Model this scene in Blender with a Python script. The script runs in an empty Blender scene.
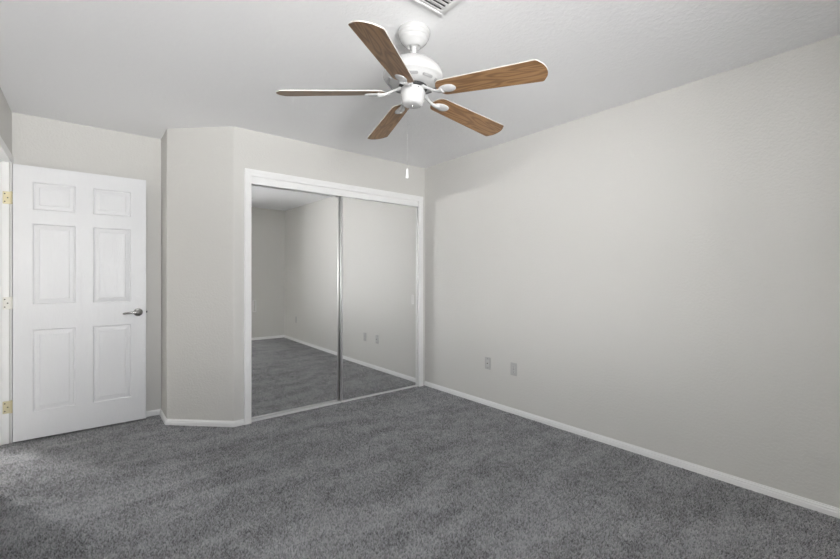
import bpy, bmesh, math, random
import numpy as np
from mathutils import Matrix, Vector, Euler

S = bpy.context.scene
C = S.collection
PI = math.pi
random.seed(7)

# ------------------------------------------------------------------ camera
cd = bpy.data.cameras.new('camera')
cam = bpy.data.objects.new('camera', cd)
C.objects.link(cam)
cam.location = (0, 0, 1.22)
cam.rotation_euler = (PI / 2, 0, -0.6835)
cd.sensor_width = 36
cd.lens = 408.0 / 840 * 36
cd.shift_y = -2.2 / 840
cd.clip_start = 0.02
S.camera = cam

# ------------------------------------------------------------------ view
S.view_settings.view_transform = 'Standard'
S.view_settings.look = 'None'
S.view_settings.gamma = 1
S.view_settings.use_curve_mapping = False
S.view_settings.exposure = 0.0
S.cycles.max_bounces = 14
S.cycles.diffuse_bounces = 8
S.cycles.glossy_bounces = 6
S.cycles.caustics_reflective = True
S.cycles.blur_glossy = 0.0
S.cycles.sample_clamp_indirect = 0

# room numbers (metres; the photographer stands at the origin)
H = 2.452            # ceiling
XR = 2.959           # right wall
XL = -0.439          # left wall
YC = 3.544           # wall with the closet
YA = 4.283           # wall behind the open door
YW = -0.60           # window wall
WT = 0.32            # its thickness
XE, XI, YI = 0.925, 0.508, 3.949       # splayed corner
JY0, JY1 = 3.375, 4.225                # door opening in the left wall
DOOR_H = 2.05
WX0, WX1, WZ0, WZ1 = -0.33, 0.75, 0.85, 2.06   # window opening
OX0, OX1, OZ = 1.062, 2.865, 2.067             # closet opening

# ------------------------------------------------------------------ sky outside
SKY, SIDE_GLOW = 19.8, 27.5
world = bpy.data.worlds.new('sky')
S.world = world
world.use_nodes = True
nt = world.node_tree
bg = nt.nodes['Background']
tc = nt.nodes.new('ShaderNodeTexCoord')
sx = nt.nodes.new('ShaderNodeSeparateXYZ')
mr = nt.nodes.new('ShaderNodeMapRange')
mr.inputs['From Min'].default_value = -1
mr.inputs['From Max'].default_value = 1
cr = nt.nodes.new('ShaderNodeValToRGB')
e = cr.color_ramp.elements
e[0].position = 0.0
e[0].color = (1.0, 1.0, 0.99, 1)
e[1].position = 1.0
e[1].color = (0.12, 0.13, 0.15, 1)
for p, c in ((0.28, (1.2, 1.19, 1.18, 1)), (0.34, (2.2, 2.19, 2.17, 1)), (0.40, (3.0, 2.99, 2.97, 1)), (0.44, (1.6, 1.6, 1.59, 1)), (0.48, (1.4, 1.4, 1.4, 1)), (0.53, (1.45, 1.45, 1.45, 1)), (0.59, (0.95, 0.97, 1.0, 1)), (0.68, (0.25, 0.27, 0.30, 1))):
    n = e.new(p)
    n.color = c
nt.links.new(tc.outputs['Generated'], sx.inputs[0])
nt.links.new(sx.outputs['Z'], mr.inputs['Value'])
nt.links.new(mr.outputs[0], cr.inputs[0])
nt.links.new(cr.outputs[0], bg.inputs['Color'])
# added glow lobe over sky and ground, shaped to brighten the right wall
dt = nt.nodes.new('ShaderNodeVectorMath')
dt.operation = 'DOT_PRODUCT'
dt.inputs[1].default_value = (-math.sin(math.radians(49)) * 0.995, -math.cos(math.radians(49)) * 0.995, 0.10)
pw = nt.nodes.new('ShaderNodeMath')
pw.operation = 'POWER'
pw.use_clamp = True
pw.inputs[1].default_value = 12.0
ma = nt.nodes.new('ShaderNodeMath')
ma.operation = 'MULTIPLY_ADD'
ma.inputs[1].default_value = SIDE_GLOW
ma.inputs[2].default_value = SKY
nt.links.new(tc.outputs['Generated'], dt.inputs[0])
mx0 = nt.nodes.new('ShaderNodeMath')
mx0.operation = 'MAXIMUM'
mx0.inputs[1].default_value = 0.0
nt.links.new(dt.outputs['Value'], mx0.inputs[0])
nt.links.new(mx0.outputs[0], pw.inputs[0])
nt.links.new(pw.outputs[0], ma.inputs[0])
nt.links.new(ma.outputs[0], bg.inputs['Strength'])

# light portal in the window opening (guides sky sampling, gives no light of its own)
pl = bpy.data.lights.new('window_portal', 'AREA')
pl.shape = 'RECTANGLE'
pl.size, pl.size_y = WX1 - WX0, WZ1 - WZ0
pl.cycles.is_portal = True
po = bpy.data.objects.new('window_portal', pl)
po.location = ((WX0 + WX1) / 2, YW - WT + 0.005, (WZ0 + WZ1) / 2)
po.rotation_euler = (PI / 2, 0, 0)       # local -Z looks along +Y, into the room
C.objects.link(po)

# lamp in the hallway beyond the open door
hl = bpy.data.lights.new('hall_lamp', 'AREA')
hl.shape = 'DISK'
hl.size = 0.28
hl.energy = 115
hl.color = (1.0, 0.99, 0.98)
ho = bpy.data.objects.new('hall_lamp', hl)
ho.location = (-1.30, 5.25, 2.40)
C.objects.link(ho)


# ================================================================== helpers
def children_of(o):
    return [c for c in bpy.data.objects if c.parent == o]


def obj(name, bm, mats, parent=None, smooth=False, loc=None, rot=None):
    me = bpy.data.meshes.new(name)
    bmesh.ops.recalc_face_normals(bm, faces=bm.faces[:])
    bm.to_mesh(me)
    bm.free()
    for m in (mats if isinstance(mats, (list, tuple)) else [mats]):
        me.materials.append(m)
    if smooth:
        for p in me.polygons:
            p.use_smooth = True
        try:
            me.set_sharp_from_angle(angle=math.radians(38))
        except Exception:
            pass
    o = bpy.data.objects.new(name, me)
    C.objects.link(o)
    if parent:
        o.parent = parent
    if loc is not None:
        o.location = loc
    if rot is not None:
        o.rotation_euler = rot
    return o


def tag(o, label=None, cat=None, group=None, kind=None):
    if label:
        o['label'] = label
    if cat:
        o['category'] = cat
    if group:
        o['group'] = group
    if kind:
        o['kind'] = kind
    return o


def empty(name, loc, rot=(0, 0, 0)):
    o = bpy.data.objects.new(name, None)
    o.empty_display_size = 0.1
    o.location = loc
    o.rotation_euler = rot
    C.objects.link(o)
    return o


def box(bm, x0, x1, y0, y1, z0, z1, bev=0.0, seg=2, mat=0, M=None):
    t = bmesh.new()
    v = [t.verts.new((x, y, z)) for z in (z0, z1) for y in (y0, y1) for x in (x0, x1)]
    for f in ((0, 2, 3, 1), (4, 5, 7, 6), (0, 1, 5, 4), (2, 6, 7, 3), (0, 4, 6, 2), (1, 3, 7, 5)):
        t.faces.new([v[i] for i in f])
    if bev:
        bmesh.ops.bevel(t, geom=t.edges[:], offset=bev, segments=seg, profile=0.5, affect='EDGES')
    merge(bm, t, mat, M)


def merge(bm, t, mat=0, M=None):
    if M is not None:
        bmesh.ops.transform(t, matrix=M, verts=t.verts[:])
    mp = {}
    for v in t.verts:
        mp[v] = bm.verts.new(v.co)
    for f in t.faces:
        try:
            nf = bm.faces.new([mp[v] for v in f.verts])
            nf.material_index = mat if mat else f.material_index
        except ValueError:
            pass
    t.free()


def prism(bm, pts, z0, z1, M=None, mat=0):
    """Closed outline in xy pushed from z0 to z1."""
    t = bmesh.new()
    a = [t.verts.new((x, y, z0)) for x, y in pts]
    b = [t.verts.new((x, y, z1)) for x, y in pts]
    n = len(pts)
    t.faces.new(a[::-1])
    t.faces.new(b)
    for i in range(n):
        t.faces.new((a[i], a[(i + 1) % n], b[(i + 1) % n], b[i]))
    merge(bm, t, mat, M)


def lathe(bm, prof, seg=40, M=None, mat=0, close=True):
    """prof: (radius, z) list turned round z."""
    t = bmesh.new()
    rings = []
    for r, z in prof:
        if r < 1e-6:
            rings.append([t.verts.new((0, 0, z))])
        else:
            rings.append([t.verts.new((r * math.cos(2 * PI * k / seg), r * math.sin(2 * PI * k / seg), z)) for k in range(seg)])
    for a, b in zip(rings, rings[1:]):
        for k in range(seg):
            k2 = (k + 1) % seg
            if len(a) == 1 and len(b) == 1:
                continue
            if len(a) == 1:
                t.faces.new((a[0], b[k], b[k2]))
            elif len(b) == 1:
                t.faces.new((a[k], a[k2], b[0]))
            else:
                t.faces.new((a[k], a[k2], b[k2], b[k]))
    if close:
        for r in (rings[0], rings[-1]):
            if len(r) > 1:
                t.faces.new(r)
    merge(bm, t, mat, M)


def tube(bm, pts, rads, seg=14, flat=1.0, mat=0):
    """Round bar through pts; flat squashes it along z."""
    t = bmesh.new()
    rings = []
    n = len(pts)
    P = [Vector(p) for p in pts]
    for i in range(n):
        d = (P[min(i + 1, n - 1)] - P[max(i - 1, 0)]).normalized()
        up = Vector((0, 0, 1)) if abs(d.z) < 0.95 else Vector((0, 1, 0))
        u = d.cross(up).normalized()
        w = u.cross(d).normalized()
        r = rads[i] if isinstance(rads, (list, tuple)) else rads
        rings.append([t.verts.new(P[i] + u * r * math.cos(2 * PI * k / seg) + w * r * flat * math.sin(2 * PI * k / seg)) for k in range(seg)])
    for a, b in zip(rings, rings[1:]):
        for k in range(seg):
            t.faces.new((a[k], a[(k + 1) % seg], b[(k + 1) % seg], b[k]))
    t.faces.new(rings[0][::-1])
    t.faces.new(rings[-1])
    merge(bm, t, mat)


def arc(cx, cy, r, a0, a1, n):
    return [(cx + r * math.cos(a0 + (a1 - a0) * i / n), cy + r * math.sin(a0 + (a1 - a0) * i / n)) for i in range(n + 1)]


def round_corner(p0, p1, p2, r, n=8):
    """Points of a fillet of radius r at p1."""
    a, b, c = Vector(p0), Vector(p1), Vector(p2)
    u, v = (a - b).normalized(), (c - b).normalized()
    half = math.acos(max(-1, min(1, u.dot(v)))) / 2
    d = r / math.tan(half)
    ctr = b + (u + v).normalized() * (r / math.sin(half))
    s, e_ = b + u * d, b + v * d
    a0 = math.atan2(s.y - ctr.y, s.x - ctr.x)
    a1 = math.atan2(e_.y - ctr.y, e_.x - ctr.x)
    while a1 - a0 > PI:
        a1 -= 2 * PI
    while a1 - a0 < -PI:
        a1 += 2 * PI
    return arc(ctr.x, ctr.y, r, a0, a1, n)


# ================================================================== materials
def mat(name, color, rough=0.5, metal=0.0, spec=0.5):
    m = bpy.data.materials.new(name)
    m.use_nodes = True
    b = m.node_tree.nodes['Principled BSDF']
    b.inputs['Base Color'].default_value = (*color, 1)
    b.inputs['Roughness'].default_value = rough
    b.inputs['Metallic'].default_value = metal
    b.inputs['Specular IOR Level'].default_value = spec
    return m


def node(m, t, **kw):
    n = m.node_tree.nodes.new(t)
    for k, v in kw.items():
        setattr(n, k, v)
    return n


def lk(m, a, b):
    m.node_tree.links.new(a, b)


def bsdf(m):
    return m.node_tree.nodes['Principled BSDF']


def coords(m, scale=(1, 1, 1), rot=(0, 0, 0)):
    tc = node(m, 'ShaderNodeTexCoord')
    mp = node(m, 'ShaderNodeMapping')
    mp.inputs['Scale'].default_value = scale
    mp.inputs['Rotation'].default_value = rot
    lk(m, tc.outputs['Object'], mp.inputs[0])
    return mp.outputs[0]


def orange_peel(m, scale, strength, dist=0.002):
    n = node(m, 'ShaderNodeTexNoise')
    n.inputs['Scale'].default_value = scale
    n.inputs['Detail'].default_value = 2.5
    n.inputs['Roughness'].default_value = 0.5
    lk(m, coords(m), n.inputs['Vector'])
    r = node(m, 'ShaderNodeMapRange')
    r.interpolation_type = 'SMOOTHSTEP'
    r.inputs['From Min'].default_value = 0.38
    r.inputs['From Max'].default_value = 0.66
    lk(m, n.outputs['Fac'], r.inputs['Value'])
    b = node(m, 'ShaderNodeBump')
    b.inputs['Strength'].default_value = strength
    b.inputs['Distance'].default_value = dist
    lk(m, r.outputs[0], b.inputs['Height'])
    lk(m, b.outputs[0], bsdf(m).inputs['Normal'])


M = {}
M['wall'] = mat('greige_wall_paint', (0.61, 0.602, 0.580), 0.5, 0, 0.26)
orange_peel(M['wall'], 70, 0.32)
M['ceiling'] = mat('white_ceiling_paint', (0.885, 0.887, 0.897), 0.9, 0, 0.2)
orange_peel(M['ceiling'], 52, 0.25, 0.003)
M['trim'] = mat('white_trim_paint', (0.82, 0.82, 0.82), 0.38)
M['door'] = mat('white_door_paint', (0.74, 0.745, 0.76), 0.36)
# embossed wood grain of the moulded door
_n = node(M['door'], 'ShaderNodeTexNoise')
_n.inputs['Scale'].default_value = 9
_n.inputs['Detail'].default_value = 1.0
lk(M['door'], coords(M['door'], (1.6, 1.6, 0.28)), _n.inputs['Vector'])
_w = node(M['door'], 'ShaderNodeMath', operation='MULTIPLY')
_w.inputs[1].default_value = 90
lk(M['door'], _n.outputs['Fac'], _w.inputs[0])
_s = node(M['door'], 'ShaderNodeMath', operation='SINE')
lk(M['door'], _w.outputs[0], _s.inputs[0])
_b = node(M['door'], 'ShaderNodeBump')
_b.inputs['Strength'].default_value = 0.2
_b.inputs['Distance'].default_value = 0.0012
lk(M['door'], _s.outputs[0], _b.inputs['Height'])
lk(M['door'], _b.outputs[0], bsdf(M['door']).inputs['Normal'])

M['fan_white'] = mat('white_fan_enamel', (0.53, 0.53, 0.53), 0.25)
M['blade_edge'] = mat('white_blade_edge', (0.55, 0.53, 0.49), 0.4)
M['plastic'] = mat('white_plastic', (0.80, 0.80, 0.79), 0.35)
M['wall_plate'] = mat('wall_plate_plastic', (0.45, 0.45, 0.445), 0.45)
M['receptacle'] = mat('receptacle_plastic', (0.50, 0.50, 0.495), 0.45)
M['slot'] = mat('dark_slot', (0.03, 0.03, 0.03), 0.7)
M['dark_metal'] = mat('dark_metal', (0.06, 0.06, 0.06), 0.45, 0.8)
M['vent_dark'] = mat('duct_dark', (0.05, 0.05, 0.05), 0.9)
M['nickel'] = mat('brushed_nickel', (0.42, 0.415, 0.40), 0.25, 1.0)
M['brass'] = mat('polished_brass', (0.60, 0.54, 0.36), 0.45, 0.3)
M['painted_hinge'] = mat('cream_hinge_paint', (0.72, 0.71, 0.66), 0.4)
M['alu'] = mat('satin_aluminium', (0.74, 0.74, 0.74), 0.3, 0.9)
M['track'] = mat('white_track_enamel', (0.72, 0.72, 0.72), 0.35, 0.2)
M['mirror'] = mat('mirror_silver', (0.92, 0.925, 0.922), 0.0, 1.0)
M['slot_grey'] = mat('grey_vent_slot', (0.30, 0.30, 0.30), 0.6)
M['chain'] = mat('fine_chain', (0.45, 0.45, 0.45), 0.4, 0.5)

# window glass
g = bpy.data.materials.new('window_glass')
g.use_nodes = True
gn = g.node_tree
gn.nodes.clear()
go = gn.nodes.new('ShaderNodeOutputMaterial')
gm = gn.nodes.new('ShaderNodeMixShader')
gt = gn.nodes.new('ShaderNodeBsdfTransparent')
gg = gn.nodes.new('ShaderNodeBsdfGlossy')
gg.inputs['Roughness'].default_value = 0.0
gm.inputs[0].default_value = 0.04
gn.links.new(gt.outputs[0], gm.inputs[1])
gn.links.new(gg.outputs[0], gm.inputs[2])
gn.links.new(gm.outputs[0], go.inputs[0])
M['glass'] = g

# oak laminate of the fan blades: grain runs along local x
oak = mat('oak_blade_laminate', (0.3, 0.16, 0.07), 0.42)
M['oak'] = oak
oc = coords(oak, (1.3, 9, 9))
n1 = node(oak, 'ShaderNodeTexNoise')
n1.inputs['Scale'].default_value = 2.2
n1.inputs['Detail'].default_value = 1.5
lk(oak, oc, n1.inputs['Vector'])
m1 = node(oak, 'ShaderNodeMath', operation='MULTIPLY')
m1.inputs[1].default_value = 46
lk(oak, n1.outputs['Fac'], m1.inputs[0])
s1 = node(oak, 'ShaderNodeMath', operation='SINE')
lk(oak, m1.outputs[0], s1.inputs[0])
n2 = node(oak, 'ShaderNodeTexNoise')
n2.inputs['Scale'].default_value = 1.0
n2.inputs['Detail'].default_value = 4
lk(oak, coords(oak, (6, 240, 240)), n2.inputs['Vector'])
mx = node(oak, 'ShaderNodeMix', data_type='FLOAT')
mx.inputs[0].default_value = 0.42
mr1 = node(oak, 'ShaderNodeMapRange')
mr1.inputs['From Min'].default_value = -1
lk(oak, s1.outputs[0], mr1.inputs['Value'])
lk(oak, mr1.outputs[0], mx.inputs[2])
lk(oak, n2.outputs['Fac'], mx.inputs[3])
rp = node(oak, 'ShaderNodeValToRGB')
rp.color_ramp.elements[0].position = 0.12
rp.color_ramp.elements[0].color = (0.185, 0.096, 0.042, 1)
rp.color_ramp.elements[1].position = 0.85
rp.color_ramp.elements[1].color = (0.36, 0.206, 0.098, 1)
lk(oak, mx.outputs[0], rp.inputs[0])
lk(oak, rp.outputs[0], bsdf(oak).inputs['Base Color'])

# cut pile carpet: grain of the tufts, plus the brushed lay left by vacuuming
cp = mat('grey_cut_pile_carpet', (0.1, 0.1, 0.1), 0.95, 0, 0.1)
M['carpet'] = cp
bsdf(cp).inputs['Sheen Weight'].default_value = 0.7
bsdf(cp).inputs['Sheen Roughness'].default_value = 0.5
base = coords(cp)
tuft = node(cp, 'ShaderNodeNewGeometry')
lay = node(cp, 'ShaderNodeTexNoise')        # long brushed streaks
lay.inputs['Scale'].default_value = 1.0
lay.inputs['Detail'].default_value = 5
lay.inputs['Roughness'].default_value = 0.6
lay.inputs['Distortion'].default_value = 0.6
lk(cp, coords(cp, (1.3, 4.6, 1), (0, 0, math.radians(-14))), lay.inputs['Vector'])
blot = node(cp, 'ShaderNodeTexNoise')       # footmarks
blot.inputs['Scale'].default_value = 8
blot.inputs['Detail'].default_value = 4
blot.inputs['Roughness'].default_value = 0.6
lk(cp, base, blot.inputs['Vector'])


def mix_f(m, fac, a, b):
    x = node(m, 'ShaderNodeMix', data_type='FLOAT')
    x.inputs[0].default_value = fac
    lk(m, a, x.inputs[2])
    lk(m, b, x.inputs[3])
    return x.outputs[0]


lb = mix_f(cp, 0.4, lay.outputs['Fac'], blot.outputs['Fac'])
lbr = node(cp, 'ShaderNodeMapRange')
lbr.interpolation_type = 'SMOOTHSTEP'
lbr.inputs['From Min'].default_value = 0.36
lbr.inputs['From Max'].default_value = 0.64
lk(cp, lb, lbr.inputs['Value'])
tr_ = node(cp, 'ShaderNodeMapRange')
tr_.inputs['From Min'].default_value = 0.0
tr_.inputs['From Max'].default_value = 1.0
lk(cp, tuft.outputs['Random Per Island'], tr_.inputs['Value'])
al = mix_f(cp, 0.64, lbr.outputs[0], tr_.outputs[0])
cr2 = node(cp, 'ShaderNodeValToRGB')
cr2.color_ramp.elements[0].position = 0.1
cr2.color_ramp.elements[0].color = (0.100, 0.101, 0.1045, 1)
cr2.color_ramp.elements[1].position = 0.9
cr2.color_ramp.elements[1].color = (0.425, 0.428, 0.442, 1)
lk(cp, al, cr2.inputs[0])
lk(cp, cr2.outputs[0], bsdf(cp).inputs['Base Color'])

# ================================================================== room shell
def struct(name, bm, m, label=None, cat=None, smooth=False, **k):
    o = obj(name, bm, m, smooth=smooth, **k)
    return tag(o, label, cat, None, 'structure')


HX = -1.62      # far side of the hallway
HY1, HY0 = 5.6, 2.2

b = bmesh.new()
box(b, HX - 0.1, XR + 0.1, YW - WT - 0.02, HY1 + 0.1, -0.08, -0.009)
floor = struct('floor', b, M['carpet'], 'dark grey cut pile carpet covering the whole floor', 'carpet')

# the pile: short leaning tufts, far too many to count, as one object
def carpet_pile():
    rng = np.random.default_rng(11)
    step = 0.0078
    gx, gy = np.meshgrid(np.arange(HX + 0.01, XR, step), np.arange(YW + 0.005, YA + 0.25, step))
    x = gx.ravel() + rng.uniform(-0.45, 0.45, gx.size) * step
    y = gy.ravel() + rng.uniform(-0.45, 0.45, gx.size) * step
    room = (x > XL) & (x < XR - 0.004) & (y < YC + 0.10)
    room &= ~((x > 0.50) & (x < OX0) & (y > YC) & (x - XE + y - YC > -0.002))
    alc = (x > XL) & (x < XI) & (y >= YC + 0.10) & (y < YA - 0.004)
    cham = (x >= XI) & (x < XE) & (y >= YC) & (y < YI) & (x - XE + y - YC < -0.002)
    hall = (x <= XL) & (x > XL - 0.75) & (y > 3.0)
    wall_strip = (x <= XL) & (x > XL - 0.12) & ((y < JY0) | (y > JY1))
    k = (room | alc | cham | hall) & ~wall_strip
    x, y = x[k], y[k]
    n = x.size
    rad = rng.uniform(0.0036, 0.0058, n)
    hgt = rng.uniform(0.0075, 0.0125, n)
    ph = rng.uniform(0, 2 * np.pi, n)
    lx = rng.normal(0, 0.0034, n)
    ly = rng.normal(-0.0012, 0.0034, n)
    co = np.empty((n, 7, 3), np.float32)
    for j in range(4):
        a = ph + j * np.pi / 2
        co[:, j, 0] = x + rad * np.cos(a)
        co[:, j, 1] = y + rad * np.sin(a)
        co[:, j, 2] = -0.009
    for j in range(3):
        a = ph + 0.5 + j * 2 * np.pi / 3
        co[:, 4 + j, 0] = x + lx + 0.42 * rad * np.cos(a)
        co[:, 4 + j, 1] = y + ly + 0.42 * rad * np.sin(a)
        co[:, 4 + j, 2] = -0.009 + hgt * rng.uniform(0.8, 1.1, n)
    tri = np.array([[0, 1, 4], [1, 5, 4], [1, 2, 5], [2, 3, 5], [3, 6, 5], [3, 0, 6], [0, 4, 6], [4, 5, 6]], np.int32)
    idx = (tri[None] + (np.arange(n, dtype=np.int32) * 7)[:, None, None]).ravel()
    me = bpy.data.meshes.new('carpet_pile')
    me.vertices.add(n * 7)
    me.vertices.foreach_set('co', co.ravel())
    nf = n * 8
    me.loops.add(nf * 3)
    me.loops.foreach_set('vertex_index', idx)
    me.polygons.add(nf)
    me.polygons.foreach_set('loop_start', np.arange(nf, dtype=np.int32) * 3)
    me.polygons.foreach_set('loop_total', np.full(nf, 3, np.int32))
    me.update(calc_edges=True)
    me.materials.append(M['carpet'])
    o = bpy.data.objects.new('carpet_pile', me)
    C.objects.link(o)
    o.parent = floor
    return tag(o, None, None, None, 'stuff')


carpet_pile()

b = bmesh.new()
box(b, HX - 0.1, XR + 0.1, YW - WT - 0.02, HY1 + 0.1, H, H + 0.08)
struct('ceiling', b, M['ceiling'], 'smooth white textured ceiling above the room', 'ceiling')

b = bmesh.new()
box(b, XR, XR + 0.1, YW - WT - 0.02, 4.5, 0, H)
struct('wall_right', b, M['wall'], 'long bare greige wall on the right', 'wall')

# far wall: alcove behind the door, its return, the splayed corner, the closet front
path = [(XL - 0.12, YA), (XI, YA)]
path += round_corner((XI, YA), (XI, YI), (XE, YC), 0.018)
path += round_corner((XI, YI), (XE, YC), (OX0, YC), 0.03)
path += [(OX0 - 0.03, YC), (OX0 - 0.03, YC + 0.12)]
path += [(0.99, YC + 0.12), (0.63, 4.02), (0.63, YA + 0.12), (XL - 0.12, YA + 0.12)]
b = bmesh.new()
prism(b, path, 0, H)
struct('wall_far', b, M['wall'], 'greige wall with a splayed corner between door and closet', 'wall', smooth=True)
b = bmesh.new()
box(b, OX0 - 0.03, OX1 + 0.03, YC, YC + 0.12, OZ + 0.01, H)
box(b, OX1 + 0.03, XR, YC, YC + 0.12, 0, H)
struct('wall_closet', b, M['wall'], 'greige wall strip above and right of the mirrored closet', 'wall')
# inside of the closet behind the doors
b = bmesh.new()
box(b, 0.63, XR, 4.30, 4.40, 0, H)
struct('wall_closet_back', b, M['wall'])

# left wall with the door opening
b = bmesh.new()
box(b, XL - 0.12, XL, YW - 0.12, JY0 - 0.02, 0, H)
box(b, XL - 0.12, XL, JY0 - 0.02, JY1 + 0.02, DOOR_H + 0.035, H)
box(b, XL - 0.12, XL, JY1 + 0.02, YA, 0, H)
box(b, XL - 0.12, XL, YA + 0.12, HY1, 0, H)
struct('wall_left', b, M['wall'], 'greige wall at the left edge holding the open doorway', 'wall')

# window wall behind the camera
b = bmesh.new()
box(b, XL, WX0, YW - WT, YW, 0, H)
box(b, WX1, XR, YW - WT, YW, 0, H)
box(b, WX0, WX1, YW - WT, YW, 0, WZ0)
box(b, WX0, WX1, YW - WT, YW, WZ1, H)
struct('wall_window', b, M['wall'], 'greige wall seen in the left mirror behind the viewer', 'wall')

# hallway beyond the door
b = bmesh.new()
box(b, HX - 0.1, HX, HY0, HY1, 0, H)
box(b, HX - 0.1, XL - 0.12, HY1, HY1 + 0.1, 0, H)
box(b, HX - 0.1, XL - 0.12, HY0 - 0.1, HY0, 0, H)
struct('wall_hall', b, M['wall'])

# window: frame, mullion, sill, panes
b = bmesh.new()
fy0, fy1 = YW - WT + 0.01, YW - WT + 0.06
box(b, WX0, WX1, fy0, fy1, WZ0, WZ0 + 0.04, 0.004)
box(b, WX0, WX1, fy0, fy1, WZ1 - 0.04, WZ1, 0.004)
box(b, WX0, WX0 + 0.04, fy0, fy1, WZ0 + 0.04, WZ1 - 0.04, 0.004)
box(b, WX1 - 0.04, WX1, fy0, fy1, WZ0 + 0.04, WZ1 - 0.04, 0.004)
wx = (WX0 + WX1) / 2
box(b, wx - 0.022, wx + 0.022, fy0, fy1, WZ0 + 0.04, WZ1 - 0.04, 0.004)
win = struct('window_1', b, M['trim'])
b = bmesh.new()
box(b, WX0 + 0.04, wx - 0.022, fy0 + 0.02, fy0 + 0.024, WZ0 + 0.04, WZ1 - 0.04)
obj('pane', b, M['glass'], win)
b = bmesh.new()
box(b, wx + 0.022, WX1 - 0.04, fy0 + 0.02, fy0 + 0.024, WZ0 + 0.04, WZ1 - 0.04)
obj('pane', b, M['glass'], win)
b = bmesh.new()
box(b, WX0 + 0.002, WX1 - 0.002, YW - WT + 0.06, YW + 0.015, WZ0 - 0.0, WZ0 + 0.018, 0.004)
obj('window_sill', b, M['trim'], win)


# baseboards: one profile swept along each wall line (face normal given)
def baseboard(name, pts, label=None, bh=0.047, th=0.013):
    """pts run along the wall with the room on the right-hand side."""
    prof = [(0, 0), (th, 0), (th, bh * 0.52), (th * 0.80, bh * 0.60), (th * 0.80, bh * 0.78), (th * 0.45, bh * 0.86), (th * 0.35, bh), (0, bh)]
    t = bmesh.new()
    P = [Vector(p) for p in pts]
    n = len(P)
    rings = []
    for i in range(n):
        d0 = (P[i] - P[i - 1]).normalized() if i else (P[1] - P[0]).normalized()
        d1 = (P[i + 1] - P[i]).normalized() if i < n - 1 else d0
        n0, n1_ = Vector((d0.y, -d0.x)), Vector((d1.y, -d1.x))
        m_ = (n0 + n1_).normalized()
        m_ = m_ / max(0.3, m_.dot(n0))
        rings.append([t.verts.new((P[i].x + m_.x * q, P[i].y + m_.y * q, z)) for q, z in prof])
    k = len(prof)
    for a, c in zip(rings, rings[1:]):
        for j in range(k):
            t.faces.new((a[j], a[(j + 1) % k], c[(j + 1) % k], c[j]))
    t.faces.new(rings[0])
    t.faces.new(rings[-1][::-1])
    return struct(name, t, M['trim'], label, 'baseboard' if label else None)


baseboard('baseboard_right', [(XR, YC), (XR, YW)], 'long white baseboard along the right wall')
base_far = [(XL + 0.02, YA), (XI, YA)] + round_corner((XI, YA), (XI, YI), (XE, YC), 0.018, 3) + round_corner((XI, YI), (XE, YC), (OX0, YC), 0.03, 3) + [(1.003, YC)]
baseboard('baseboard_far', base_far, 'white baseboard wrapping the splayed corner beside the door')
baseboard('baseboard_window', [(XR, YW), (XL, YW)], 'white baseboard of the back wall seen in the mirror')
baseboard('baseboard_left', [(XL, YW), (XL, JY0 - 0.065)], None)


# casings -------------------------------------------------------------
def casing_profile(w):
    """(across, out) outline of a colonial casing, across 0 = inner edge."""
    return [(0, 0), (0, 0.009), (0.004, 0.012), (w * 0.45, 0.013), (w * 0.55, 0.016), (w * 0.9, 0.017), (w, 0.014), (w, 0)]


def casing(name, inner, w, place, label=None):
    """inner: (a0, a1, top) opening; place(a, out, z) gives the point in the room."""
    a0, a1, top = inner
    prof = casing_profile(w)
    t = bmesh.new()
    rows = []
    for (a, z, sa, sz) in ((a0, 0, -1, 0), (a0, top, -1, 1), (a1, top, 1, 1), (a1, 0, 1, 0)):
        rows.append([t.verts.new(place(a + sa * q, o_, z + sz * q)) for q, o_ in prof])
    k = len(prof)
    for r0, r1 in zip(rows, rows[1:]):
        for j in range(k):
            t.faces.new((r0[j], r0[(j + 1) % k], r1[(j + 1) % k], r1[j]))
    t.faces.new(rows[0])
    t.faces.new(rows[-1][::-1])
    return struct(name, t, M['trim'], label, 'trim' if label else None)


casing('trim_1', (OX0, OX1, OZ), 0.057, lambda a, o_, z: (a, YC - o_, z), 'white casing framing the mirrored closet doors')
b = bmesh.new()       # closet jambs, head and the fascia that hides the top track
box(b, OX0 - 0.03, OX0, YC - 0.004, YC + 0.013, 0, OZ)
box(b, OX1, OX1 + 0.03, YC - 0.004, YC + 0.013, 0, OZ)
box(b, OX0 - 0.03, OX1 + 0.03, YC - 0.004, YC + 0.12, OZ, OZ + 0.01)
struct('trim_2', b, M['trim'])
b = bmesh.new()
box(b, OX0, OX1, YC - 0.002, YC + 0.006, 2.006, OZ, 0.002)
struct('trim_3', b, M['trim'], 'white fascia board under the closet head casing', 'trim')

casing('trim_4', (JY0 - 0.005, JY1 - 0.004, DOOR_H + 0.014), 0.0575, lambda a, o_, z: (XL + 0.55 * o_, a, z), 'white door casing at the far left edge')
b = bmesh.new()       # door jambs, head and stops
box(b, XL - 0.125, XL - 0.008, JY1, JY1 + 0.02, 0, DOOR_H + 0.035)
box(b, XL - 0.125, XL + 0.003, JY0 - 0.02, JY0, 0, DOOR_H + 0.035)
box(b, XL - 0.125, XL + 0.003, JY0, JY1, DOOR_H + 0.015, DOOR_H + 0.035)
box(b, XL - 0.085, XL - 0.045, JY1 - 0.011, JY1, 0, DOOR_H + 0.015, 0.002)
box(b, XL - 0.085, XL - 0.045, JY0, JY0 + 0.011, 0, DOOR_H + 0.015, 0.002)
box(b, XL - 0.085, XL - 0.045, JY0 + 0.011, JY1 - 0.011, DOOR_H + 0.004, DOOR_H + 0.015, 0.002)
struct('trim_5', b, M['trim'], 'white door jamb with hinges at the left edge', 'trim')
casing('trim_6', (JY0 - 0.005, JY1 + 0.005, DOOR_H + 0.014), 0.057, lambda a, o_, z: (XL - 0.12 - o_, a, z))


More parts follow.
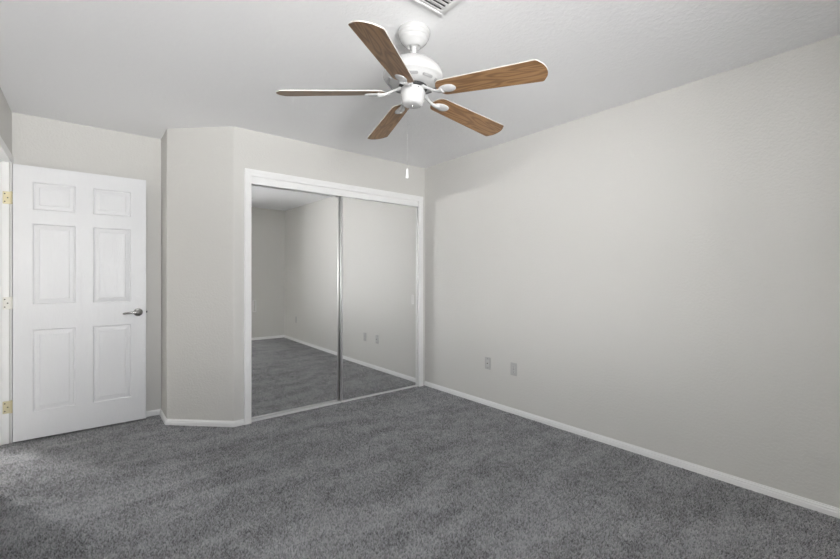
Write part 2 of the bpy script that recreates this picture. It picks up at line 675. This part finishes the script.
# ================================================================== the open door
DX0, DX1 = -0.4246, 0.387        # hinge edge, latch edge
DY0, DY1 = 4.187, 4.222          # visible face, back face
dw = DX1 - DX0
door = None
b = bmesh.new()
zb, zt = 0.015, DOOR_H
cols = [(-0.319, -0.073), (0.033, 0.281)]
rows = [(0.215, 0.828), (1.017, 1.621), (1.725, 1.933)]
xs = sorted({DX0, DX1, *[v for c in cols for v in c]})
zs = sorted({zb, zt, *[v for r in rows for v in r]})
DO = (DX0, DY1, 0)               # origin at the hinge, floor level


def door_face(bm, ysurf, sgn):
    """One moulded face; sgn = +1 when the solid lies towards +y."""
    V = {}

    def v(x, y, z):
        k = (round(x, 5), round(y, 5), round(z, 5))
        if k not in V:
            V[k] = bm.verts.new((x - DO[0], y - DO[1], z))
        return V[k]
    for i in range(len(xs) - 1):
        for j in range(len(zs) - 1):
            x0, x1, z0, z1 = xs[i], xs[i + 1], zs[j], zs[j + 1]
            if (x0, x1) in cols and (z0, z1) in rows:
                prev = None
                for ins, dep in ((0, 0), (0.0055, 0.0075), (0.012, 0.0090), (0.0145, 0.0065), (0.036, 0.0045), (0.040, 0.0010)):
                    ring = [v(x0 + ins, ysurf + sgn * dep, z0 + ins), v(x1 - ins, ysurf + sgn * dep, z0 + ins),
                            v(x1 - ins, ysurf + sgn * dep, z1 - ins), v(x0 + ins, ysurf + sgn * dep, z1 - ins)]
                    if prev:
                        for k in range(4):
                            bm.faces.new((prev[k], prev[(k + 1) % 4], ring[(k + 1) % 4], ring[k]))
                    prev = ring
                bm.faces.new(prev)
            else:
                bm.faces.new((v(x0, ysurf, z0), v(x1, ysurf, z0), v(x1, ysurf, z1), v(x0, ysurf, z1)))
    return V


F = door_face(b, DY0, 1)
B = door_face(b, DY1, -1)


def rim(k, y):
    return b.verts.new((k[0] - DO[0], y - DO[1], k[1]))


for seq in ([(x, zb) for x in xs], [(x, zt) for x in xs], [(DX0, z) for z in zs], [(DX1, z) for z in zs]):
    for p, q in zip(seq, seq[1:]):
        kf = [(round(p[0], 5), round(DY0, 5), round(p[1], 5)), (round(q[0], 5), round(DY0, 5), round(q[1], 5))]
        kb = [(round(p[0], 5), round(DY1, 5), round(p[1], 5)), (round(q[0], 5), round(DY1, 5), round(q[1], 5))]
        b.faces.new((F[kf[0]], F[kf[1]], B[kb[1]], B[kb[0]]))
door = struct('door_1', b, M['door'], 'white six panel door standing open in front of the alcove wall', 'door', loc=DO)

# lever handle
hx, hz = 0.331 - DO[0], 0.925
RY = Matrix.Rotation(PI / 2, 4, 'X')     # turns +z to -y


def at(x, y, z):
    return Matrix.Translation((x, y, z)) @ RY


b = bmesh.new()
lathe(b, [(0.0335, 0), (0.0335, 0.004), (0.031, 0.008), (0.020, 0.011), (0.013, 0.013), (0.011, 0.020), (0.011, 0.042), (0.0, 0.043)], 36, at(hx, DY0 - DO[1], hz))
hb = obj('lever_handle', b, M['nickel'], door, smooth=True)
b = bmesh.new()
yl = DY0 - DO[1] - 0.046
tube(b, [(hx + 0.016, yl + 0.002, hz), (hx + 0.004, yl, hz), (hx - 0.03, yl, hz + 0.001), (hx - 0.07, yl + 0.002, hz - 0.002), (hx - 0.098, yl + 0.007, hz - 0.006), (hx - 0.106, yl + 0.010, hz - 0.007)],
     [0.009, 0.0135, 0.0120, 0.0105, 0.0100, 0.005], 16, 0.9)
obj('lever', b, M['nickel'], hb, smooth=True)
b = bmesh.new()
box(b, dw, dw + 0.0015, -0.029, -0.006, hz - 0.028, hz + 0.028)
box(b, dw + 0.0015, dw + 0.011, -0.024, -0.011, hz - 0.008, hz + 0.008, 0.003)
obj('latch', b, M['dark_metal'], door, smooth=True)

# hinges: leaf on the jamb, screws, knuckle
for zc, mm, lab in ((1.803, M['brass'], 'brass top hinge'), (1.03, M['painted_hinge'], 'cream painted middle hinge'), (0.268, M['brass'], 'brass bottom hinge')):
    b = bmesh.new()
    jy = JY1 - DO[1]
    box(b, -0.056, -0.014, jy - 0.0025, jy - 0.0002, zc - 0.045, zc + 0.045, 0.0008, 1)
    for k in range(5):
        z0 = zc - 0.045 + k * 0.018
        lathe(b, [(0.0062, z0 + 0.0005), (0.0062, z0 + 0.0175)], 14, Matrix.Translation((-0.0095, jy - 0.006, 0)))
    lathe(b, [(0.004, zc + 0.045), (0.005, zc + 0.048), (0.0, zc + 0.051)], 12, Matrix.Translation((-0.0095, jy - 0.006, 0)))
    hg = obj('hinge', b, mm, door, smooth=True)
    hg['label'] = lab
    for px, pz in ((-0.045, 0.028), (-0.030, 0.0), (-0.045, -0.028)):
        b = bmesh.new()
        lathe(b, [(0.0046, 0), (0.0042, 0.0012), (0, 0.0014)], 12, at(px, jy - 0.0024, zc + pz))
        obj('screw', b, M['dark_metal'], hg)


# ================================================================== mirrored sliding doors
def mirror_door(name, x0, x1, ysurf, tilt, label, pull_at):
    """Origin at the bottom middle of the mirror face."""
    w = x1 - x0
    o = empty(name, (x0 + w / 2, ysurf, 0.009), (math.radians(tilt), 0, 0))
    tag(o, label, 'closet door', None, 'structure')
    hh = 2.030
    b = bmesh.new()
    box(b, -w / 2 + 0.006, w / 2 - 0.006, 0.0, 0.006, 0.006, hh - 0.006)
    obj('mirror_panel', b, M['mirror'], o)
    for s in (-1, 1):
        sw = 0.020 if s == pull_at[1] else 0.009      # broad meeting stile, slim outer stile
        e0, e1 = (-w / 2, -w / 2 + sw) if s < 0 else (w / 2 - sw, w / 2)
        b = bmesh.new()
        box(b, e0, e1, -0.004, 0.014, 0, hh, 0.0018)
        if sw > 0.015:
            box(b, e0 + 0.007, e1 - 0.007, -0.0065, -0.004, 0, hh, 0.0008, 1)
        obj('stile', b, M['alu'], o, smooth=True)
    b = bmesh.new()
    box(b, -w / 2 + 0.009, w / 2 - 0.009, -0.003, 0.014, 0, 0.010, 0.0015)
    obj('rail', b, M['alu'], o, smooth=True)
    b = bmesh.new()
    box(b, -w / 2 + 0.009, w / 2 - 0.009, -0.003, 0.014, hh - 0.012, hh, 0.0015)
    obj('rail', b, M['alu'], o, smooth=True)
    px = pull_at[0] - (x0 + w / 2)
    b = bmesh.new()       # recessed finger pull: rim and cup
    zc, hw, hl = 0.965, 0.013, 0.05
    box(b, px - hw, px + hw, -0.0015, -0.0002, zc - hl, zc - hl + 0.004)
    box(b, px - hw, px + hw, -0.0015, -0.0002, zc + hl - 0.004, zc + hl)
    box(b, px - hw, px - hw + 0.004, -0.0015, -0.0002, zc - hl + 0.004, zc + hl - 0.004)
    box(b, px + hw - 0.004, px + hw, -0.0015, -0.0002, zc - hl + 0.004, zc + hl - 0.004)
    obj('finger_pull', b, M['track'], o)
    return o


mirror_door('door_2', OX0 - 0.014, 1.912, YC + 0.058, 0.38, 'left mirrored sliding closet door, reflecting the far room corner', (1.105, 1))
mirror_door('door_3', 1.908, OX1 + 0.024, YC + 0.022, 0.10, 'right mirrored sliding closet door, reflecting the wall outlets', (2.80, -1))
b = bmesh.new()          # bottom track with two ribs
for y in (YC + 0.014, YC + 0.040, YC + 0.082):
    box(b, OX0, OX1, y, y + 0.003, 0, 0.012)
struct('trim_7', b, M['trim'], 'white bottom track under the mirrored closet doors', 'track')


# ================================================================== ceiling fan
FX, FY = 1.265, 1.601
fan = empty('ceiling_fan', (FX, FY, H))
tag(fan, 'white ceiling fan with five oak blades hanging from the ceiling', 'ceiling fan')
fs, fc = math.sin(0.6835), math.cos(0.6835)

b = bmesh.new()
lathe(b, [(0.0, -0.001), (0.079, -0.001), (0.082, -0.006), (0.082, -0.016), (0.081, -0.020), (0.0770, -0.023), (0.0775, -0.033), (0.075, -0.038), (0.0700, -0.041), (0.0675, -0.052),
          (0.061, -0.060), (0.0555, -0.063), (0.047, -0.073), (0.039, -0.080), (0.033, -0.083), (0.028, -0.079), (0.0, -0.060)], 48)
canopy = obj('canopy', b, M['fan_white'], fan, smooth=True)

# everything below the ball joint hangs very slightly off plumb
R_ax, F_ax = Vector((fc, -fs, 0)), Vector((fs, fc, 0))      # right and away, seen from the camera
slope = R_ax * -0.026 + F_ax * 0.018
up = Vector((-slope.x, -slope.y, 1)).normalized()
tiltq = Vector((0, 0, 1)).rotation_difference(up)
TILT = Matrix.Translation((0, 0, -0.09)) @ tiltq.to_matrix().to_4x4() @ Matrix.Translation((0, 0, 0.09))


def fan_part(name, bm, m, parent=None, mtx=None, smooth=True):
    o = obj(name, bm, m, parent or fan, smooth=smooth)
    if parent is None:
        o.matrix_local = TILT @ (mtx if mtx is not None else Matrix.Identity(4))
    return o


b = bmesh.new()
lathe(b, [(0.021, -0.064), (0.0235, -0.072), (0.019, -0.080), (0.0125, -0.083), (0.0125, -0.150)], 24)
fan_part('downrod', b, M['fan_white'])

zr = -0.125         # top of the motor housing
b = bmesh.new()
lathe(b, [(0.0, zr - 0.012), (0.016, zr - 0.012), (0.022, zr - 0.008), (0.028, zr - 0.014), (0.045, zr - 0.017), (0.078, zr - 0.026), (0.108, zr - 0.042), (0.131, zr - 0.062), (0.146, zr - 0.084),
          (0.151, zr - 0.100), (0.151, zr - 0.112), (0.146, zr - 0.119), (0.138, zr - 0.122), (0.134, zr - 0.126), (0.118, zr - 0.141), (0.102, zr - 0.150), (0.085, zr - 0.153), (0.0, zr - 0.153)], 64)
motor = fan_part('motor_housing', b, M['fan_white'])
for k in range(10):      # cooling slots in the lower bowl
    a = 2 * PI * k / 10 + 0.25
    b = bmesh.new()
    MM = Matrix.Rotation(a, 4, 'Z') @ Matrix.Translation((0.1225, 0, zr - 0.1390)) @ Matrix.Rotation(math.radians(-43), 4, 'Y')
    pts = [(0.0065 * math.cos(t), 0.021 * (1 if math.sin(t) >= 0 else -1) + 0.0065 * math.sin(t)) for t in [2 * PI * i / 20 for i in range(20)]]
    prism(b, pts, -0.004, 0.0012, MM)
    fan_part('vent_slot', b, M['slot_grey'], motor, smooth=False)

b = bmesh.new()          # flywheel the irons bolt to
lathe(b, [(0.0, zr - 0.153), (0.072, zr - 0.153), (0.072, zr - 0.163), (0.056, zr - 0.166), (0.0, zr - 0.166)], 40)
fan_part('flywheel', b, M['dark_metal'])
zc0 = zr - 0.164
b = bmesh.new()          # switch housing: short rounded cup
lathe(b, [(0.0, zc0), (0.058, zc0), (0.061, zc0 - 0.004), (0.061, zc0 - 0.024), (0.059, zc0 - 0.040), (0.055, zc0 - 0.060), (0.052, zc0 - 0.073), (0.047, zc0 - 0.080), (0.039, zc0 - 0.083), (0.0, zc0 - 0.084)], 48)
cup = fan_part('switch_housing', b, M['fan_white'])
b = bmesh.new()
lathe(b, [(0.005, zc0 - 0.0835), (0.004, zc0 - 0.087), (0.0, zc0 - 0.088)], 14)
fan_part('screw', b, M['nickel'], cup)
for a in (3.9, 4.5, 5.2):
    b = bmesh.new()
    MM = Matrix.Rotation(a, 4, 'Z') @ Matrix.Translation((0.0605, 0, zc0 - 0.012)) @ Matrix.Rotation(PI / 2, 4, 'Y')
    lathe(b, [(0.003, -0.002), (0.003, 0.001), (0, 0.0015)], 12, MM)
    fan_part('screw', b, M['dark_metal'], cup)

# blades: z of the blade centre plane, blade angles in plan
ZB = 2.146 - H
DROOP = 0.062
PITCH = math.radians(13)


def blade_outline():
    r0, r1 = 0.138, 0.668
    w0, w1 = 0.054, 0.069
    pts = []
    # root end, rounded
    for i in range(13):
        a = PI / 2 + PI * i / 12
        pts.append((r0 + 0.040 + 0.040 * math.cos(a), w0 * math.sin(a)))
    # lower side to the tip corner
    sag = 0.030
    Rt = (w1 * w1 + sag * sag) / (2 * sag)
    half = math.asin(w1 / Rt)
    arcp = [(r1 - Rt + Rt * math.cos(-half + 2 * half * i / 16), Rt * math.sin(-half + 2 * half * i / 16)) for i in range(17)]
    root_lo = pts[-1]
    lo = round_corner(root_lo, arcp[0], arcp[4], 0.016, 6)
    hi = round_corner(arcp[12], arcp[16], (root_lo[0], -root_lo[1]), 0.016, 6)
    tip = lo + arcp[4:13] + hi
    return pts + tip


def blade_mesh():
    b = bmesh.new()
    o = blade_outline()
    T = 0.0026
    t = bmesh.new()
    lo = [t.verts.new((x, y, -T)) for x, y in o]
    hi = [t.verts.new((x, y, T)) for x, y in o]
    f = t.faces.new(lo[::-1])
    f.material_index = 0
    f = t.faces.new(hi)
    f.material_index = 1
    for i in range(len(o)):
        f = t.faces.new((lo[i], lo[(i + 1) % len(o)], hi[(i + 1) % len(o)], hi[i]))
        f.material_index = 1
    merge(b, t)
    return b


def iron_mesh():
    """Blade iron: hub lug, S-curved arm, oval paddle under the blade (blade-local, unpitched z)."""
    b = bmesh.new()
    z_hub = (zr - 0.1645) - ZB
    box(b, 0.030, 0.074, -0.017, 0.017, z_hub - 0.005, z_hub + 0.003, 0.003)
    pts, rad = [], []
    n = 12
    for i in range(n + 1):
        u = i / n
        x = 0.062 + (0.172 - 0.062) * u
        s_ = u * u * (3 - 2 * u)
        z = z_hub - 0.002 + (-0.0205 - z_hub) * s_ - 0.007 * math.sin(PI * u)
        pts.append((x, 0.006 * math.sin(PI * u), z))
        rad.append(0.0130 - 0.0030 * math.sin(PI * u) + 0.006 * max(0, u - 0.7) / 0.3)
    tube(b, pts, rad, 14, 0.62)
    return b


def paddle_mesh():
    b = bmesh.new()
    t = bmesh.new()
    bmesh.ops.create_uvsphere(t, u_segments=28, v_segments=12, radius=1.0)
    for v in t.verts:
        x, y, z = v.co
        wid = 0.027 * (1.0 + 0.16 * x)
        v.co = (0.196 + 0.046 * x, wid * y, -0.0085 + (0.0085 if z < 0 else 0.004) * z)
    merge(b, t)
    return b


blade_bm = blade_mesh()
blade0 = obj('blade', blade_bm, [M['oak'], M['blade_edge']], fan)
iron0 = obj('blade_iron', iron_mesh(), M['fan_white'], fan, smooth=True)
pad0 = obj('paddle', paddle_mesh(), M['fan_white'], iron0, smooth=True)
for k in range(5):
    aRF = math.radians(184.1 + 72 * k)
    u = R_ax * math.cos(aRF) + F_ax * math.sin(aRF)
    ang = math.atan2(u.y, u.x)
    if k == 0:
        bl, ir, pd = blade0, iron0, pad0
    else:
        bl, ir, pd = blade0.copy(), iron0.copy(), pad0.copy()
        for o in (bl, ir, pd):
            C.objects.link(o)
        bl.parent = fan
        ir.parent = fan
        pd.parent = ir
    base_m = TILT @ Matrix.Translation((0, 0, ZB)) @ Matrix.Rotation(ang, 4, 'Z')
    bl.matrix_local = base_m @ Matrix.Rotation(DROOP, 4, 'Y') @ Matrix.Rotation(-PITCH, 4, 'X')
    ir.matrix_local = base_m
    pd.matrix_local = Matrix.Rotation(DROOP, 4, 'Y') @ Matrix.Rotation(-PITCH, 4, 'X')

# pull chain with its white bell
cw = Vector((0, 0, 0)) + R_ax * -0.035 + F_ax * 0.022
zt_ = zc0 - 0.070
b = bmesh.new()
tube(b, [(cw.x, cw.y, zt_), (cw.x, cw.y, 1.768 - H)], 0.0006, 6)
for k in range(90):
    z = zt_ - 0.003 - k * (zt_ - (1.770 - H)) / 91
    t = bmesh.new()
    bmesh.ops.create_icosphere(t, subdivisions=1, radius=0.0011, matrix=Matrix.Translation((cw.x, cw.y, z)))
    merge(b, t)
ch = obj('pull_chain', b, M['chain'], fan)
b = bmesh.new()
lathe(b, [(0.0, 1.770 - H), (0.003, 1.769 - H), (0.0045, 1.760 - H), (0.0075, 1.735 - H), (0.0082, 1.726 - H), (0.0065, 1.720 - H), (0.0, 1.719 - H)], 20, Matrix.Translation((cw.x, cw.y, 0)))
obj('pull_bell', b, M['plastic'], ch, smooth=True)


# ================================================================== ceiling register
VX0, VX1, VY0, VY1 = 0.940, 1.285, 1.075, 1.415
vent = empty('ceiling_register', ((VX0 + VX1) / 2, (VY0 + VY1) / 2, H))
tag(vent, 'white louvred air register on the ceiling behind the fan canopy', 'air vent')
hxv, hyv = (VX1 - VX0) / 2, (VY1 - VY0) / 2
b = bmesh.new()
box(b, -hxv + 0.02, hxv - 0.02, -hyv + 0.02, hyv - 0.02, -0.004, -0.0005)
obj('backing', b, M['vent_dark'], vent)
b = bmesh.new()
fw = 0.030
for x0, x1, y0, y1 in ((-hxv, hxv, -hyv, -hyv + fw * 0.45), (-hxv, hxv, hyv - fw * 0.45, hyv), (-hxv, -hxv + fw, -hyv + fw * 0.45, hyv - fw * 0.45), (hxv - fw, hxv, -hyv + fw * 0.45, hyv - fw * 0.45)):
    box(b, x0, x1, y0, y1, -0.013, -0.0002, 0.003)
obj('frame', b, M['trim'], vent, smooth=True)
ns = 13
for k in range(ns):
    y = -hyv + fw * 0.45 + 0.010 + k * (2 * hyv - 0.9 * fw - 0.020) / (ns - 1)
    b = bmesh.new()
    MM = Matrix.Translation((0, y, -0.011)) @ Matrix.Rotation(math.radians(15), 4, 'X')
    box(b, -hxv + fw - 0.002, hxv - fw + 0.002, -0.0100, 0.0100, -0.0007, 0.0007, M=MM)
    obj('louvre', b, M['trim'], vent)


# ================================================================== wall plates on the right wall
def plate_base(name, y, z, label, cat):
    o = empty(name, (XR, y, z), (0, 0, 0))
    tag(o, label, cat, 'wall plates low on the right wall')
    b = bmesh.new()
    box(b, -0.006, -0.0002, -0.035, 0.035, -0.0575, 0.0575, 0.0025)
    obj('cover_plate', b, M['wall_plate'], o, smooth=True)
    return o


def duplex(y, z, label):
    o = plate_base('wall_outlet', y, z, label, 'outlet')
    for dz in (0.0195, -0.0195):
        b = bmesh.new()
        pts = [(0.0165 * math.cos(t), max(-0.0125, min(0.0125, 0.0165 * math.sin(t)))) for t in [2 * PI * i / 28 for i in range(28)]]
        MM = Matrix.Translation((-0.006, 0, dz)) @ Matrix.Rotation(-PI / 2, 4, 'Y')
        prism(b, pts, -0.0005, 0.0018, Matrix.Translation((-0.006, 0, dz)) @ Matrix(((0, 0, -1, 0), (1, 0, 0, 0), (0, 1, 0, 0), (0, 0, 0, 1))))
        r = obj('receptacle', b, M['receptacle'], o)
        b = bmesh.new()
        for yy, hh in ((-0.0063, 0.0042), (0.0063, 0.0034)):
            box(b, -0.0084, -0.0070, yy - 0.0011, yy + 0.0011, dz + 0.003 - hh, dz + 0.003 + hh)
        lathe(b, [(0.0026, 0), (0.0026, 0.0014)], 12, Matrix.Translation((-0.0070, 0, dz - 0.0075)) @ Matrix.Rotation(-PI / 2, 4, 'Y'))
        obj('slots', b, M['slot'], r)
    b = bmesh.new()
    lathe(b, [(0.0032, 0), (0.003, 0.001), (0, 0.0012)], 12, Matrix.Translation((-0.006, 0, 0)) @ Matrix.Rotation(-PI / 2, 4, 'Y'))
    obj('screw', b, M['nickel'], o)
    return o


duplex(2.301, 0.398, 'duplex outlet on right wall, the one farther from the closet')
duplex(-0.02, 0.400, 'third duplex outlet, faintly reflected in the left mirror door')
jack = plate_base('cable_jack_plate', 2.606, 0.401, 'pale wall plate on right wall, the one nearer the closet', 'wall plate')
b = bmesh.new()
box(b, -0.0075, -0.0058, -0.0165, 0.0165, -0.033, 0.033, 0.0008, 1)
ins = obj('insert', b, M['receptacle'], jack)
b = bmesh.new()
lathe(b, [(0.0055, 0), (0.0055, 0.004), (0.0045, 0.006), (0.0, 0.006)], 16, Matrix.Translation((-0.0074, 0, 0)) @ Matrix.Rotation(-PI / 2, 4, 'Y'))
obj('jack', b, M['nickel'], ins, smooth=True)
for dz in (-0.0445, 0.0445):
    b = bmesh.new()
    lathe(b, [(0.0030, 0), (0.0028, 0.001), (0, 0.0012)], 12, Matrix.Translation((-0.006, 0, dz)) @ Matrix.Rotation(-PI / 2, 4, 'Y'))
    obj('screw', b, M['nickel'], jack)
